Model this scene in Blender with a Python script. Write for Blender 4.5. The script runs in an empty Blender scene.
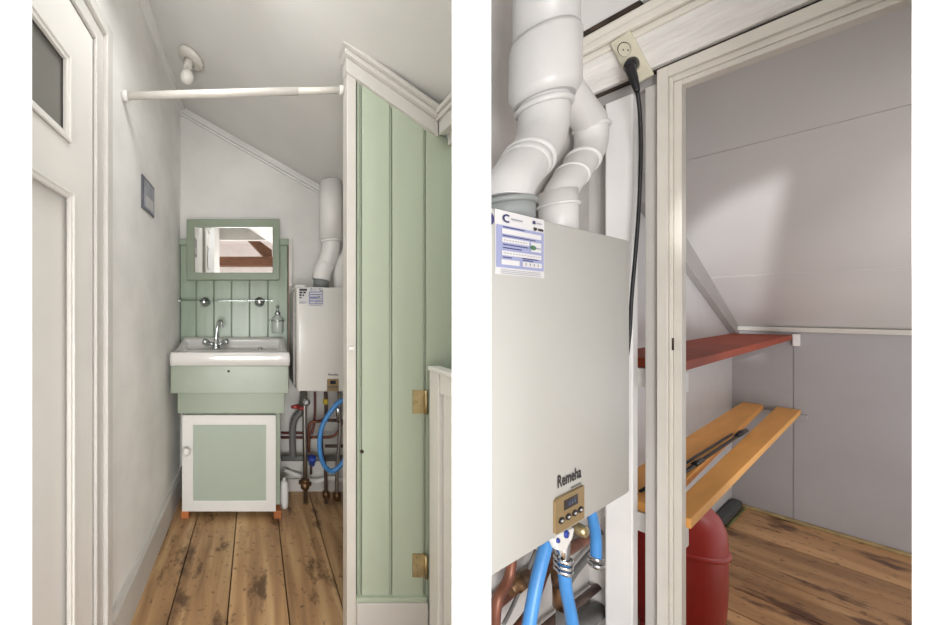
import bpy, bmesh, math, random
from mathutils import Vector, Matrix
random.seed(7)
scene = bpy.context.scene
C = scene.collection

# ------------------------------------------------------------------ measuring
CX, CY, F, H = 255.0, 311.0, 335.0, 1.08        # principal point, focal (px), eye height
CA, SA = 0.894427, 0.447214                     # the boiler closet is turned 26.57 degrees
ROT = math.atan2(SA, CA)

def L(px, py, D):                                # washroom: point at depth D
    return Vector(((px-CX)/F*D, D, H+(CY-py)/F*D))
def LX(px, py, X):                               # washroom: point on a plane X = const
    D = X*F/(px-CX); return Vector((X, D, H+(CY-py)/F*D))
def _uv(px):
    a = (px-CX)/F; return CA*a+SA, -SA*a+CA
def QV(px, py, v):                               # boiler closet: point on plane v
    uc, vc = _uv(px); D = v/vc; return Vector((uc*D, v, H+(CY-py)/F*D))
def QU(px, py, u):
    uc, vc = _uv(px); D = u/uc; return Vector((u, vc*D, H+(CY-py)/F*D))
def QZ(px, py, z):
    uc, vc = _uv(px); D = (H-z)*F/(py-CY); return Vector((uc*D, vc*D, z))

def rayx(px, D): return (px-CX)/F*D
# ------------------------------------------------------------------ materials
def lin(c):
    return tuple((x/255/12.92 if x/255 <= .04045 else ((x/255+.055)/1.055)**2.4) for x in c)
def mat(name, rgb, rough=.6, metal=0, mottle=.08, scale=6, bump=0.0, bscale=40, stretch=(1,1,1), spec=.5, coat=0, trans=0, alpha=1, rgb2=None, detail=4):
    m = bpy.data.materials.new(name); m.use_nodes = True
    nt = m.node_tree; b = nt.nodes['Principled BSDF']
    b.inputs['Roughness'].default_value = rough; b.inputs['Metallic'].default_value = metal
    b.inputs['Specular IOR Level'].default_value = spec
    b.inputs['Coat Weight'].default_value = coat; b.inputs['Transmission Weight'].default_value = trans
    b.inputs['Alpha'].default_value = alpha
    c = lin(rgb)
    tc = nt.nodes.new('ShaderNodeTexCoord'); mp = nt.nodes.new('ShaderNodeMapping')
    mp.inputs['Scale'].default_value = stretch
    nt.links.new(tc.outputs['Object'], mp.inputs['Vector'])
    n = nt.nodes.new('ShaderNodeTexNoise'); n.inputs['Scale'].default_value = scale; n.inputs['Detail'].default_value = detail
    nt.links.new(mp.outputs['Vector'], n.inputs['Vector'])
    r = nt.nodes.new('ShaderNodeValToRGB')
    c2 = lin(rgb2) if rgb2 else tuple(x*(1-mottle*2) for x in c)
    c1 = c if rgb2 else tuple(min(1, x*(1+mottle*.6)) for x in c)
    r.color_ramp.elements[0].color = (*c2, 1); r.color_ramp.elements[1].color = (*c1, 1)
    r.color_ramp.elements[0].position = .3; r.color_ramp.elements[1].position = .65
    nt.links.new(n.outputs['Fac'], r.inputs['Fac']); nt.links.new(r.outputs['Color'], b.inputs['Base Color'])
    if bump:
        n2 = nt.nodes.new('ShaderNodeTexNoise'); n2.inputs['Scale'].default_value = bscale
        nt.links.new(mp.outputs['Vector'], n2.inputs['Vector'])
        bp = nt.nodes.new('ShaderNodeBump'); bp.inputs['Strength'].default_value = bump; bp.inputs['Distance'].default_value = .01
        nt.links.new(n2.outputs['Fac'], bp.inputs['Height']); nt.links.new(bp.outputs['Normal'], b.inputs['Normal'])
    return m

def board_mat(name, along, tones, dark, stain=.56):
    """floor boards: random tone per board, long grain, dark worn blotches"""
    m = bpy.data.materials.new(name); m.use_nodes = True
    nt = m.node_tree; N = nt.nodes.new; K = nt.links.new
    b = nt.nodes['Principled BSDF']; b.inputs['Roughness'].default_value = .42
    b.inputs['Specular IOR Level'].default_value = .4
    tc = N('ShaderNodeTexCoord'); geo = N('ShaderNodeNewGeometry')
    mp = N('ShaderNodeMapping'); mp.inputs['Scale'].default_value = along
    K(tc.outputs['Object'], mp.inputs['Vector'])
    off = N('ShaderNodeVectorMath'); off.operation = 'ADD'
    cmb = N('ShaderNodeCombineXYZ'); mul = N('ShaderNodeMath'); mul.operation = 'MULTIPLY'; mul.inputs[1].default_value = 37
    K(geo.outputs['Random Per Island'], mul.inputs[0]); K(mul.outputs[0], cmb.inputs['Z']); K(mul.outputs[0], cmb.inputs['X'])
    K(mp.outputs['Vector'], off.inputs[0]); K(cmb.outputs[0], off.inputs[1])
    g = N('ShaderNodeTexNoise'); g.inputs['Scale'].default_value = 2.2; g.inputs['Detail'].default_value = 6; g.inputs['Distortion'].default_value = .6
    K(off.outputs[0], g.inputs['Vector'])
    gr = N('ShaderNodeValToRGB')
    gr.color_ramp.elements[0].position = .25; gr.color_ramp.elements[0].color = (*lin(tones[0]), 1)
    gr.color_ramp.elements[1].position = .72; gr.color_ramp.elements[1].color = (*lin(tones[2]), 1)
    e = gr.color_ramp.elements.new(.5); e.color = (*lin(tones[1]), 1)
    K(g.outputs['Fac'], gr.inputs['Fac'])
    # per board brightness
    hv = N('ShaderNodeHueSaturation'); mr = N('ShaderNodeMapRange'); mr.inputs['To Min'].default_value = .78; mr.inputs['To Max'].default_value = 1.16
    K(geo.outputs['Random Per Island'], mr.inputs['Value']); K(mr.outputs[0], hv.inputs['Value']); K(gr.outputs['Color'], hv.inputs['Color'])
    # blotches
    bl = N('ShaderNodeTexNoise'); bl.inputs['Scale'].default_value = 7; bl.inputs['Detail'].default_value = 7; bl.inputs['Roughness'].default_value = .62
    mp2 = N('ShaderNodeMapping'); mp2.inputs['Scale'].default_value = (1.5, .8, 1)
    K(tc.outputs['Object'], mp2.inputs['Vector']); K(mp2.outputs[0], bl.inputs['Vector'])
    br = N('ShaderNodeValToRGB'); br.color_ramp.elements[0].position = stain; br.color_ramp.elements[0].color = (0,0,0,1)
    br.color_ramp.elements[1].position = stain+.1; br.color_ramp.elements[1].color = (.85,.85,.85,1)
    K(bl.outputs['Fac'], br.inputs['Fac'])
    mx = N('ShaderNodeMixRGB'); mx.inputs['Color2'].default_value = (*lin(dark), 1)
    K(br.outputs['Color'], mx.inputs['Fac']); K(hv.outputs['Color'], mx.inputs['Color1'])
    # fine specks
    sp = N('ShaderNodeTexNoise'); sp.inputs['Scale'].default_value = 45; sp.inputs['Detail'].default_value = 3
    K(tc.outputs['Object'], sp.inputs['Vector'])
    sr = N('ShaderNodeValToRGB'); sr.color_ramp.elements[0].position = .62; sr.color_ramp.elements[0].color = (0,0,0,1)
    sr.color_ramp.elements[1].position = .7; sr.color_ramp.elements[1].color = (.6,.6,.6,1)
    K(sp.outputs['Fac'], sr.inputs['Fac'])
    mx2 = N('ShaderNodeMixRGB'); mx2.inputs['Color2'].default_value = (*lin(dark), 1)
    K(sr.outputs['Color'], mx2.inputs['Fac']); K(mx.outputs['Color'], mx2.inputs['Color1'])
    K(mx2.outputs['Color'], b.inputs['Base Color'])
    bp = N('ShaderNodeBump'); bp.inputs['Strength'].default_value = .25; bp.inputs['Distance'].default_value = .004
    K(g.outputs['Fac'], bp.inputs['Height']); K(bp.outputs['Normal'], b.inputs['Normal'])
    return m

M = {}
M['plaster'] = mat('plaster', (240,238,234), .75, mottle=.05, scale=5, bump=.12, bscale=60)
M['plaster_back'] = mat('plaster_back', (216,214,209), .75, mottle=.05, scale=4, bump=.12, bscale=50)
M['ceil'] = mat('ceiling_paint', (218,217,213), .75, mottle=.03, scale=3, bump=.06)
M['white_wall'] = mat('bright_white_plaster', (252,252,252), .9, mottle=.0, spec=.1)
M['white_wood'] = mat('white_gloss_wood', (204,201,195), .4, mottle=.03, scale=8)
M['door_paint'] = mat('door_paint', (226,223,217), .42, mottle=.02, scale=4)
M['cream_wood'] = mat('cream_gloss_wood', (206,202,193), .35, mottle=.03, scale=9)
M['jamb'] = mat('cream_door_frame', (226,221,210), .35, mottle=.03, scale=9)
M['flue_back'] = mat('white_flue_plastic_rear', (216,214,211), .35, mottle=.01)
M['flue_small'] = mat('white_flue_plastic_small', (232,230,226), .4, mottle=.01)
M['trim_grey'] = mat('grey_trim', (172,168,165), .5, mottle=.04)
M['green_groove'] = mat('dark_green_groove', (84,98,80), .6, mottle=.05)
M['half_door'] = mat('half_door_white', (236,234,229), .4, mottle=.02)
M['worn_white'] = mat('worn_white_wood', (236,233,228), .55, mottle=.07, scale=9, stretch=(6,1,4), bump=.35, bscale=30, detail=8)
M['grey_wood'] = mat('pale_grey_wood', (242,240,238), .5, mottle=.04, scale=5)
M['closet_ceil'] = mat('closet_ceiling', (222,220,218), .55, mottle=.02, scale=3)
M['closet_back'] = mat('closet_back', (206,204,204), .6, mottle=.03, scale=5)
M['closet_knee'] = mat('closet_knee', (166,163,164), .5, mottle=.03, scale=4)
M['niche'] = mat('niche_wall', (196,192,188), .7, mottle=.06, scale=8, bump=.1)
M['green_wall'] = mat('green_plank_paint', (180,191,170), .3, mottle=.03, scale=3, stretch=(4,1,.6), bump=.06, bscale=12)
M['green'] = mat('green_cabinet_paint', (154,165,147), .3, mottle=.03, scale=5, bump=.1, bscale=14)
M['green_mid'] = mat('green_splash_paint', (146,160,140), .3, mottle=.05, scale=5, stretch=(4,1,.6), bump=.08, bscale=12)
M['green_frame'] = mat('green_frame_paint', (128,140,120), .35, mottle=.03, scale=6)
M['ceramic'] = mat('white_ceramic', (218,216,212), .12, mottle=.01, coat=.5)
M['panel_green'] = mat('pale_green_panel', (170,182,166), .45, mottle=.02, scale=3)
M['white_paint'] = mat('cabinet_white', (226,225,220), .35, mottle=.015)
M['orange_wood'] = mat('orange_pine', (188,112,64), .45, mottle=.15, scale=5, stretch=(5,5,1))
M['chrome'] = mat('chrome', (205,208,210), .12, metal=1, mottle=.02)
M['steel'] = mat('dull_steel', (165,163,160), .35, metal=1, mottle=.1)
M['brass'] = mat('brass_plate', (192,174,132), .35, metal=.8, mottle=.12, scale=30)
M['bronze'] = mat('old_bronze', (120,92,66), .4, metal=.8, mottle=.25, scale=25)
M['copper'] = mat('painted_copper', (118,72,52), .4, metal=.35, mottle=.2, scale=20)
M['copper_red'] = mat('red_brown_pipe', (112,64,58), .45, mottle=.15, scale=20)
M['dark_brown'] = mat('dark_brown_pipe', (74,54,46), .5, mottle=.2, scale=20)
M['grey_pipe'] = mat('grey_plastic_pipe', (110,110,108), .5, mottle=.08)
M['grey_seal'] = mat('grey_rubber_sleeve', (124,128,126), .5, mottle=.05)
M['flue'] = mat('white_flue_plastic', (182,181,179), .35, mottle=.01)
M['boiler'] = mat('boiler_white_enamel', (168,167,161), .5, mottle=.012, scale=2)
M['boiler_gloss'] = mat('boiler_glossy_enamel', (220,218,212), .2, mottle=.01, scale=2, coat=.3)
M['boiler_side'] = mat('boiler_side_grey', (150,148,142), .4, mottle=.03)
M['gold'] = mat('bronze_control_panel', (150,128,90), .38, metal=.3, mottle=.03)
M['black'] = mat('black_plastic', (28,28,30), .4, mottle=.05)
M['display'] = mat('lcd_display', (24,28,36), .15, mottle=.05)
M['blue_grey'] = mat('lcd_digits', (58,72,92), .3, mottle=.05)
M['ink'] = mat('dark_ink', (40,38,40), .6, mottle=.02)
M['grey_ink'] = mat('grey_ink', (140,140,150), .6, mottle=.02)
M['navy'] = mat('navy_ink', (44,46,92), .5, mottle=.02)
M['green_ink'] = mat('green_ink', (70,110,80), .5, mottle=.02)
M['sticker'] = mat('white_sticker', (200,199,198), .5, mottle=.01)
M['lavender'] = mat('lavender_sticker', (142,147,180), .5, mottle=.02)
M['blue'] = mat('blue_hose', (72,140,205), .35, mottle=.08, scale=10)
M['blue_dark'] = mat('blue_valve', (38,62,150), .35, mottle=.05)
M['red_valve'] = mat('red_lever', (150,50,46), .4, mottle=.1)
M['yellow'] = mat('yellow_cap', (196,172,56), .4, mottle=.05)
M['red_shelf'] = mat('red_brown_shelf', (158,68,42), .6, spec=.2, mottle=.1, scale=4, stretch=(1,8,8))
M['red_edge'] = mat('red_shelf_edge', (150,52,42), .4, mottle=.06)
M['pine'] = mat('varnished_pine', (246,180,96), .5, spec=.3, mottle=.05, scale=4, stretch=(1,9,9))
M['tank_red'] = mat('red_tank_enamel', (166,42,32), .4, mottle=.10, scale=5)
M['cream_plastic'] = mat('cream_plastic', (218,212,190), .4, mottle=.04)
M['glass'] = mat('clear_glass', (235,245,240), .03, trans=1, mottle=0, spec=.5)
M['smoke_glass'] = mat('grey_window_pane', (128,126,120), .2, mottle=.08, scale=3, spec=.12)
M['mirror'] = mat('mirror_silver', (238,238,236), .015, metal=1, mottle=0)
M['bulb'] = mat('opal_bulb', (226,224,216), .3, mottle=.01)
M['beam_brown'] = mat('brown_beam', (122,82,56), .6, mottle=.2, scale=6, stretch=(1,6,6))
M['attic'] = mat('attic_wall', (248,240,236), .8, mottle=.03)
M['rust_shade'] = mat('rust_and_gap_shade', (66,54,44), .9, mottle=.4, scale=30)  # rusty tone, also painted in for the shade under the beam
M['paper_blue'] = mat('blue_grey_notice', (104,106,118), .4, mottle=.25, scale=14, rgb2=(70,72,86))
M['notice_grey'] = mat('grey_notice_print', (160,163,172), .4, mottle=.15, scale=20)
M['edge_brown'] = mat('raw_wood_edge', (138,104,82), .6, mottle=.1)
M['yellow_seal'] = mat('yellowed_sealant', (168,148,104), .6, mottle=.2, scale=18)
M['olive'] = mat('olive_foam', (110,120,72), .8, mottle=.25, scale=30)
M['foam'] = mat('dark_foam', (76,80,80), .8, mottle=.1)
M['soap'] = mat('soap_bottle', (206,214,206), .15, mottle=.02, trans=.35)
M['floor'] = board_mat('worn_pine_floor', (9,.9,9), [(140,106,76), (186,146,104), (214,178,132)], (88,62,44))
M['floor_closet'] = board_mat('closet_pine_floor', (5,.8,5), [(140,104,70), (188,144,100), (214,172,124)], (74,42,34), .53)
M['gap'] = mat('dark_gap', (30,24,20), .9)

# ------------------------------------------------------------------ mesh builder
class MB:
    def __init__(s): s.bm = bmesh.new(); s.mats = []
    def _mi(s, m):
        if m is None: return 0
        if m not in s.mats: s.mats.append(m)
        return s.mats.index(m)
    def face(s, vs, m=None, smooth=False):
        vv = [s.bm.verts.new(v) for v in vs]
        f = s.bm.faces.new(vv); f.smooth = smooth; f.material_index = s._mi(m); return s
    def hexa(s, p, m=None):
        v = [s.bm.verts.new(q) for q in p]; mi = s._mi(m)
        for idx in ((3,2,1,0),(4,5,6,7),(0,1,5,4),(1,2,6,5),(2,3,7,6),(3,0,4,7)):
            f = s.bm.faces.new([v[i] for i in idx]); f.material_index = mi
        return s
    def box(s, x0, x1, y0, y1, z0, z1, m=None):
        return s.hexa([(x0,y0,z0),(x1,y0,z0),(x1,y1,z0),(x0,y1,z0),(x0,y0,z1),(x1,y0,z1),(x1,y1,z1),(x0,y1,z1)], m)
    def ring(s, x0, x1, z0, z1, a0, a1, b0, b1, yf, yb, m=None):
        O = ((x0,z0),(x1,z0),(x1,z1),(x0,z1)); I = ((a0,b0),(a1,b0),(a1,b1),(a0,b1)); mi = s._mi(m)
        V = [[s.bm.verts.new((x,y,z)) for x,z in q] for q, y in ((O,yf),(I,yf),(O,yb),(I,yb))]
        for i in range(4):
            j = (i+1)%4
            for A, B in ((0,1),(1,3),(3,2),(2,0)):
                f = s.bm.faces.new([V[A][i],V[A][j],V[B][j],V[B][i]]); f.material_index = mi
        return s
    def prism(s, poly, d, m=None, smooth_side=False):
        """poly: 3-D points of a planar polygon; d: extrusion vector"""
        d = Vector(d); a = [s.bm.verts.new(Vector(p)) for p in poly]; b = [s.bm.verts.new(Vector(p)+d) for p in poly]
        mi = s._mi(m); n = len(a)
        fs = [s.bm.faces.new(a[::-1]), s.bm.faces.new(b)]
        for i in range(n):
            f = s.bm.faces.new([a[i], a[(i+1)%n], b[(i+1)%n], b[i]]); f.smooth = smooth_side; fs.append(f)
        for f in fs: f.material_index = mi
        return s
    def tube(s, pts, r, n=14, m=None, caps=True, curve=0):
        pts = [Vector(p) for p in pts]
        rs = list(r) if isinstance(r, (list, tuple)) else [r]*len(pts)
        if curve and len(pts) > 2:
            out, ro = [], []
            for i in range(len(pts)-1):
                p0 = pts[max(i-1,0)]; p1 = pts[i]; p2 = pts[i+1]; p3 = pts[min(i+2,len(pts)-1)]
                for k in range(curve):
                    t = k/curve
                    out.append(.5*((2*p1)+(p2-p0)*t+(2*p0-5*p1+4*p2-p3)*t*t+(3*p1-p0-3*p2+p3)*t**3))
                    ro.append(rs[i]*(1-t)+rs[i+1]*t)
            out.append(pts[-1]); ro.append(rs[-1]); pts, rs = out, ro
        mi = s._mi(m); rings = []
        t0 = (pts[1]-pts[0]).normalized()
        nrm = t0.orthogonal().normalized()
        for i, p in enumerate(pts):
            if i == 0: t = (pts[1]-pts[0])
            elif i == len(pts)-1: t = (pts[-1]-pts[-2])
            else: t = (pts[i+1]-p).normalized()+(p-pts[i-1]).normalized()
            t = t.normalized() if t.length > 1e-9 else t0
            q = t0.rotation_difference(t); nrm = (q @ nrm); nrm = (nrm-t*nrm.dot(t)).normalized(); t0 = t
            b = t.cross(nrm)
            rings.append([s.bm.verts.new(p+(nrm*math.cos(2*math.pi*k/n)+b*math.sin(2*math.pi*k/n))*rs[i]) for k in range(n)])
        for i in range(len(rings)-1):
            for k in range(n):
                f = s.bm.faces.new([rings[i][k], rings[i][(k+1)%n], rings[i+1][(k+1)%n], rings[i+1][k]]); f.smooth = True; f.material_index = mi
        if caps:
            f = s.bm.faces.new(rings[0][::-1]); f.material_index = mi
            f = s.bm.faces.new(rings[-1]); f.material_index = mi
        return s
    def lathe(s, prof, c, axis=(0,0,1), n=24, m=None, sx=None):
        """prof: (radius, height) along axis from c; sx = (vector, factor) squeezes the ring"""
        c = Vector(c); ax = Vector(axis).normalized(); e1 = ax.orthogonal().normalized(); e2 = ax.cross(e1); mi = s._mi(m)
        rings = []
        def sq(o):
            if sx: d = Vector(sx[0]).normalized(); o = o+d*(o.dot(d))*(sx[1]-1)
            return o
        for r, h in prof:
            if r < 1e-6: rings.append([s.bm.verts.new(c+ax*h)])
            else: rings.append([s.bm.verts.new(c+ax*h+sq((e1*math.cos(2*math.pi*k/n)+e2*math.sin(2*math.pi*k/n))*r)) for k in range(n)])
        for a, b in zip(rings, rings[1:]):
            if len(a) == 1 and len(b) == 1: continue
            for k in range(n):
                k2 = (k+1)%n
                vs = [a[0], b[k2], b[k]] if len(a) == 1 else ([a[k], a[k2], b[0]] if len(b) == 1 else [a[k], a[k2], b[k2], b[k]])
                f = s.bm.faces.new(vs); f.smooth = True; f.material_index = mi
        for r_, fl in ((rings[0], True), (rings[-1], False)):
            if len(r_) > 1:
                f = s.bm.faces.new(r_[::-1] if fl else r_); f.material_index = mi
        return s
    def text(s, txt, o, ex, ey, size, m=None, en=None, depth=.0008):
        cu = bpy.data.curves.new('lettering', 'FONT'); cu.body = txt; cu.size = 1; cu.offset = .018; cu.resolution_u = 3
        ob = bpy.data.objects.new('lettering', cu); C.objects.link(ob)
        me = bpy.data.meshes.new_from_object(ob.evaluated_get(bpy.context.evaluated_depsgraph_get()))
        bpy.data.objects.remove(ob); bpy.data.curves.remove(cu)
        ex = Vector(ex); ey = Vector(ey); o = Vector(o); en = Vector(en) if en else ex.cross(ey).normalized(); mi = s._mi(m)
        vs = [s.bm.verts.new(o+ex*v.co.x*size+ey*v.co.y*size+en*depth) for v in me.vertices]
        for p in me.polygons:
            try:
                f = s.bm.faces.new([vs[i] for i in p.vertices]); f.material_index = mi
            except ValueError: pass
        bpy.data.meshes.remove(me); return s
    def build(s, name, m, parent=None, frame='L', bevel=0, recalc=True):
        bm = s.bm
        if recalc: bmesh.ops.recalc_face_normals(bm, faces=bm.faces)
        me = bpy.data.meshes.new(name)
        if parent is None:
            xs = [v.co for v in bm.verts]
            base = Vector(((min(v.x for v in xs)+max(v.x for v in xs))/2, (min(v.y for v in xs)+max(v.y for v in xs))/2, min(v.z for v in xs)))
        else: base = Vector(parent['_base'])
        bmesh.ops.translate(bm, verts=bm.verts, vec=-base)
        bm.to_mesh(me); bm.free()
        mm = s.mats if (s.mats and None not in s.mats) else []
        if mm:
            for x in mm: me.materials.append(M[x])
        else: me.materials.append(M[m])
        o = bpy.data.objects.new(name, me); C.objects.link(o)
        o['_base'] = tuple(base)
        if parent is None:
            if frame == 'R':
                o.rotation_euler = (0,0,ROT); o.location = Matrix.Rotation(ROT,3,'Z') @ base
            else: o.location = base
        else: o.parent = parent
        if bevel:
            md = o.modifiers.new('bevel', 'BEVEL'); md.width = bevel; md.segments = 2; md.limit_method = 'ANGLE'; md.angle_limit = math.radians(40)
        return o

def thing(name, base, label, cat, frame='L', group=None):
    o = bpy.data.objects.new(name, None); C.objects.link(o); base = Vector(base)
    o['_base'] = tuple(base); o.empty_display_size = .05
    if frame == 'R': o.rotation_euler = (0,0,ROT); o.location = Matrix.Rotation(ROT,3,'Z') @ base
    else: o.location = base
    return tag(o, label, cat, group)
def tag(o, label, cat, group=None):
    o['label'] = label; o['category'] = cat
    if group: o['group'] = group
    return o
def struct(name, mb, m, frame='L', bevel=0, label=None, cat=None, parent=None):
    o = mb.build(name, m, parent, frame, bevel); o['kind'] = 'structure'
    if label: o['label'] = label
    if cat: o['category'] = cat
    return o
def sroot(name, base, frame='L', label=None, cat=None):
    o = thing(name, base, label or name, cat or name.split('_')[0], frame); o['kind'] = 'structure'; return o

XL, YB = -.45, 2.02                                # left wall, back wall of the washroom
SL = -.572                                         # ceiling slope
def zc(x): return 2.32+SL*(x-XL)
YP = 1.06                                          # green plank wall

# ================================================================== SETTING, WASHROOM
mb = MB()
for x0, x1 in ((-.53,-.303),(-.303,-.097),(-.097,.12),(.12,.32),(.32,.53),(.53,.76)):
    mb.box(x0+.0025, x1-.0025, -.36, YB+.02, -.03, 0, 'floor')
mb.box(-.53, .76, -.36, YB+.02, -.05, -.028, 'gap')
struct('floor', mb, 'floor', label='worn brown pine floorboards of the washroom', cat='floor')
struct('floor_landing', MB().box(-2.6, 2.6, -3.0, -.36, -.06, -.004), 'attic')

mb = MB().box(XL-.12,XL-.03,-.36,YB+.12,0,2.5).box(XL-.03,XL,.912,YB+.12,0,2.5).box(XL-.03,XL,-.36,.602,0,2.5).box(XL-.03,XL,.602,.912,1.822,2.5)
struct('wall_left', mb, 'plaster', label='off-white mottled plaster wall left of the washbasin', cat='wall')
mb = MB().box(XL, .80, YB, YB+.12, 0, 2.5)
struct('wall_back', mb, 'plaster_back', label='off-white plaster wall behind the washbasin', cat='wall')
mb = MB(); mb.prism([(x,y,zc(x)) for x,y in ((XL-.12,-.36),(.30,-.36),(.30,.36),(rayx(462,1.12),1.12),(.75,1.12),(.75,YB+.1),(XL-.12,YB+.1))], (0,0,.1))
struct('ceiling', mb, 'ceil', label='white sloping ceiling over the washroom', cat='ceiling')
# alcove side wall, hidden behind the plank wall
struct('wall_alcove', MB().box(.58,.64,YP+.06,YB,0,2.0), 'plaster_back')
# wall over the opening behind the camera and the attic room seen in the mirror
struct('wall_front', MB().box(XL-.12,.5,-.42,-.36,1.98,2.6), 'white_wood')
struct('ceiling_landing', MB().box(-2.6,2.6,-3.0,2.0,2.42,2.47), 'attic')  # unseen landing ceiling, added to cut sky light on the boiler
struct('wall_attic', MB().box(-2.6,2.6,-3.06,-3.0,0,2.9), 'attic')

# left end of the wall: plain white return
mb = MB(); z0, z1 = -.04, 2.7
mb.prism([(-.3995,.60,z0),(-.47,.60,z0),(-.47,.675,z0),(-.4497,.675,z0)], (0,0,z1-z0))
struct('wall_return', mb, 'white_wall', label='plain bright white wall end at the far left', cat='wall')
# divider between the two rooms
def rayx(px, D): return (px-CX)/F*D
mb = MB()
mb.prism([(rayx(452,.38),.38,z0),(rayx(491,.38),.38,z0),(rayx(489.5,.42),.42,z0),(rayx(481,.47),.47,z0),(rayx(471,.66),.66,z0),(rayx(467,1.12),1.12,z0),(rayx(453.5,1.12),1.12,z0)], (0,0,z1-z0))
struct('wall_divider', mb, 'white_wall', label='plain bright white dividing wall between the two rooms', cat='wall')
mb = MB()
mb.prism([(rayx(912,.40),.40,z0),(1.25,.40,z0),(1.6,.62,z0),(rayx(914,.62),.62,z0)], (0,0,z1-z0))
struct('wall_right', mb, 'white_wall', label='plain bright white wall end at the far right', cat='wall')

# mouldings of the washroom
mb = MB(); mb.prism([(XL,-.3,zc(XL)),(XL+.03,-.3,zc(XL+.03)),(XL+.022,-.3,zc(XL+.022)-.016),(XL+.012,-.3,zc(XL)-.03),(XL,-.3,zc(XL)-.036)], (0,YB+.3,0))
struct('trim_1', mb, 'ceil')
mb = MB()
for dz, th, dp in ((0,.014,.018),(-.017,.012,.012)):
    mb.prism([(XL,YB-dp,zc(XL)-.03+dz),(.6,YB-dp,zc(.6)-.03+dz),(.6,YB-dp,zc(.6)-.03+dz-th),(XL,YB-dp,zc(XL)-.03+dz-th)], (0,dp,0))
struct('trim_2', mb, 'ceil')
mb = MB(); mb.prism([(XL,1.02,0),(XL+.02,1.02,0),(XL+.02,1.02,.128),(XL+.012,1.02,.146),(XL,1.02,.146)], (0,YB-1.02,0))
struct('baseboard_left', mb, 'white_wood')
struct('baseboard_back', MB().box(.14,.58,YB-.018,YB,0,.075), 'white_wood', bevel=.003)

# ---------------------------------------------------------------- door 1 on the left wall
dr = sroot('door_1', (XL,.6,0), label='cream painted panelled door with small window at far left', cat='door')
DY1 = .914; DY0 = .605; DT = 1.823
# casing
mb = MB()
def casing(x0, x1, a, b):   # vertical strip a..b in y, plus head
    mb.box(x0, x1, DY1+a, DY1+b, 0, DT+b)
    mb.box(x0, x1, DY0, DY1+a, DT+a, DT+b)
casing(XL, XL+.012, 0, .055); casing(XL, XL+.024, .055, .092); casing(XL, XL+.018, .0, .012)
struct('door_frame', mb, 'white_wood', parent=dr, bevel=.003)
W = (.607, .796, 1.478, 1.683)        # window y0,y1,z0,z1
PN = (.607, .812, .25, 1.365)         # lower panel
xo = XL+.003
mb = MB()
for a in ((DY0, DY1-.004, W[3], DT-.003), (DY0, DY1-.004, PN[3], W[2]), (W[1], DY1-.004, W[2], W[3]), (DY0, W[0], W[2], W[3]),
          (PN[1], DY1-.004, .01, PN[3]), (DY0, PN[0], .01, PN[3]), (PN[0], PN[1], .01, PN[2])):
    mb.box(xo-.02, xo+.006, a[0], a[1], a[2], a[3])
mb.box(xo-.02, xo-.010, PN[0], PN[1], PN[2], PN[3])
struct('door_leaf', mb, 'door_paint', parent=dr)
mb = MB()
for (y0,y1,zz0,zz1) in (W, PN):
    for q, (w, h) in enumerate(((.018,.010),(.009,.014))):
        mb.box(xo, xo+h, y1-w, y1, zz0, zz1); mb.box(xo, xo+h, y0, y0+w, zz0, zz1)
        mb.box(xo, xo+h, y0+w, y1-w, zz1-w, zz1); mb.box(xo, xo+h, y0+w, y1-w, zz0, zz0+w)
struct('moulding', mb, 'door_paint', parent=dr, bevel=.002)
struct('pane', MB().box(xo-.008, xo-.004, W[0], W[1], W[2], W[3]), 'smoke_glass', parent=dr)
struct('door_gap', MB().box(xo-.02, XL+.0015, DY1-.005, DY1+.001, 0, DT), 'gap', parent=dr)

# ---------------------------------------------------------------- green plank wall
pr = sroot('wall_partition', (.5,YP,0), label='pale green plank wall with white sloping trim', cat='wall')
X0, X1 = .32, .70
def ztop(x): return L(354.8,79,YP).z+(L(435,135,YP).z-L(354.8,79,YP).z)/(L(435,135,YP).x-L(354.8,79,YP).x)*(x-L(354.8,79,YP).x)
mb = MB(); gx = [.3205,.335,.432,.539,.645,.72]
for a, b in zip(gx, gx[1:]):
    a2, b2 = a+.005, b-.005
    mb.prism([(a2,YP+.004,.13),(b2,YP+.004,.13),(b2,YP+.004,ztop(b2)+.02),(a2,YP+.004,ztop(a2)+.02)], (0,.03,0), 'green_wall')
    if b < .72: mb.tube([(b,YP+.010,.13),(b,YP+.010,ztop(b)+.01)], .0030, 8, 'green_wall', caps=False)
mb.prism([(.32,YP+.012,.13),(.72,YP+.012,.13),(.72,YP+.012,ztop(.72)+.02),(.32,YP+.012,ztop(.32)+.02)], (0,.03,0), 'green_groove')
struct('planks', mb, 'green_wall', parent=pr, bevel=.0015)
mb = MB().box(.291,.3205,YP,YP+.05,0,ztop(.30)+.05)
struct('corner_post', mb, 'cream_wood', parent=pr, bevel=.003)
a0, a1 = L(354.8,79,YP), L(437,136,YP)
mb = MB()
def band(ax, bx, lo, hi, y, th):
    mb.prism([(ax,y,ztop(ax)+lo),(bx,y,ztop(bx)+lo),(bx,y,ztop(bx)+hi),(ax,y,ztop(ax)+hi)], (0,th,0))
band(.287,.577,0,.044,YP-.008,.05); band(.279,.577,.044,.060,YP-.022,.06); band(.270,.577,.060,.075,YP-.034,.07)
struct('sloping_fascia', mb, 'white_wood', parent=pr, bevel=.003)
mb = MB().box(.3205,.543,YP-.012,YP+.02,0,.163); 
struct('baseboard_partition', mb, 'white_wood', parent=pr, bevel=.003)
struct('base_strip', MB().box(.3205,.543,YP-.006,YP+.02,.163,.176), 'green_wall', parent=pr, bevel=.002)
hx = L(361.5,452,YP)
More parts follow.
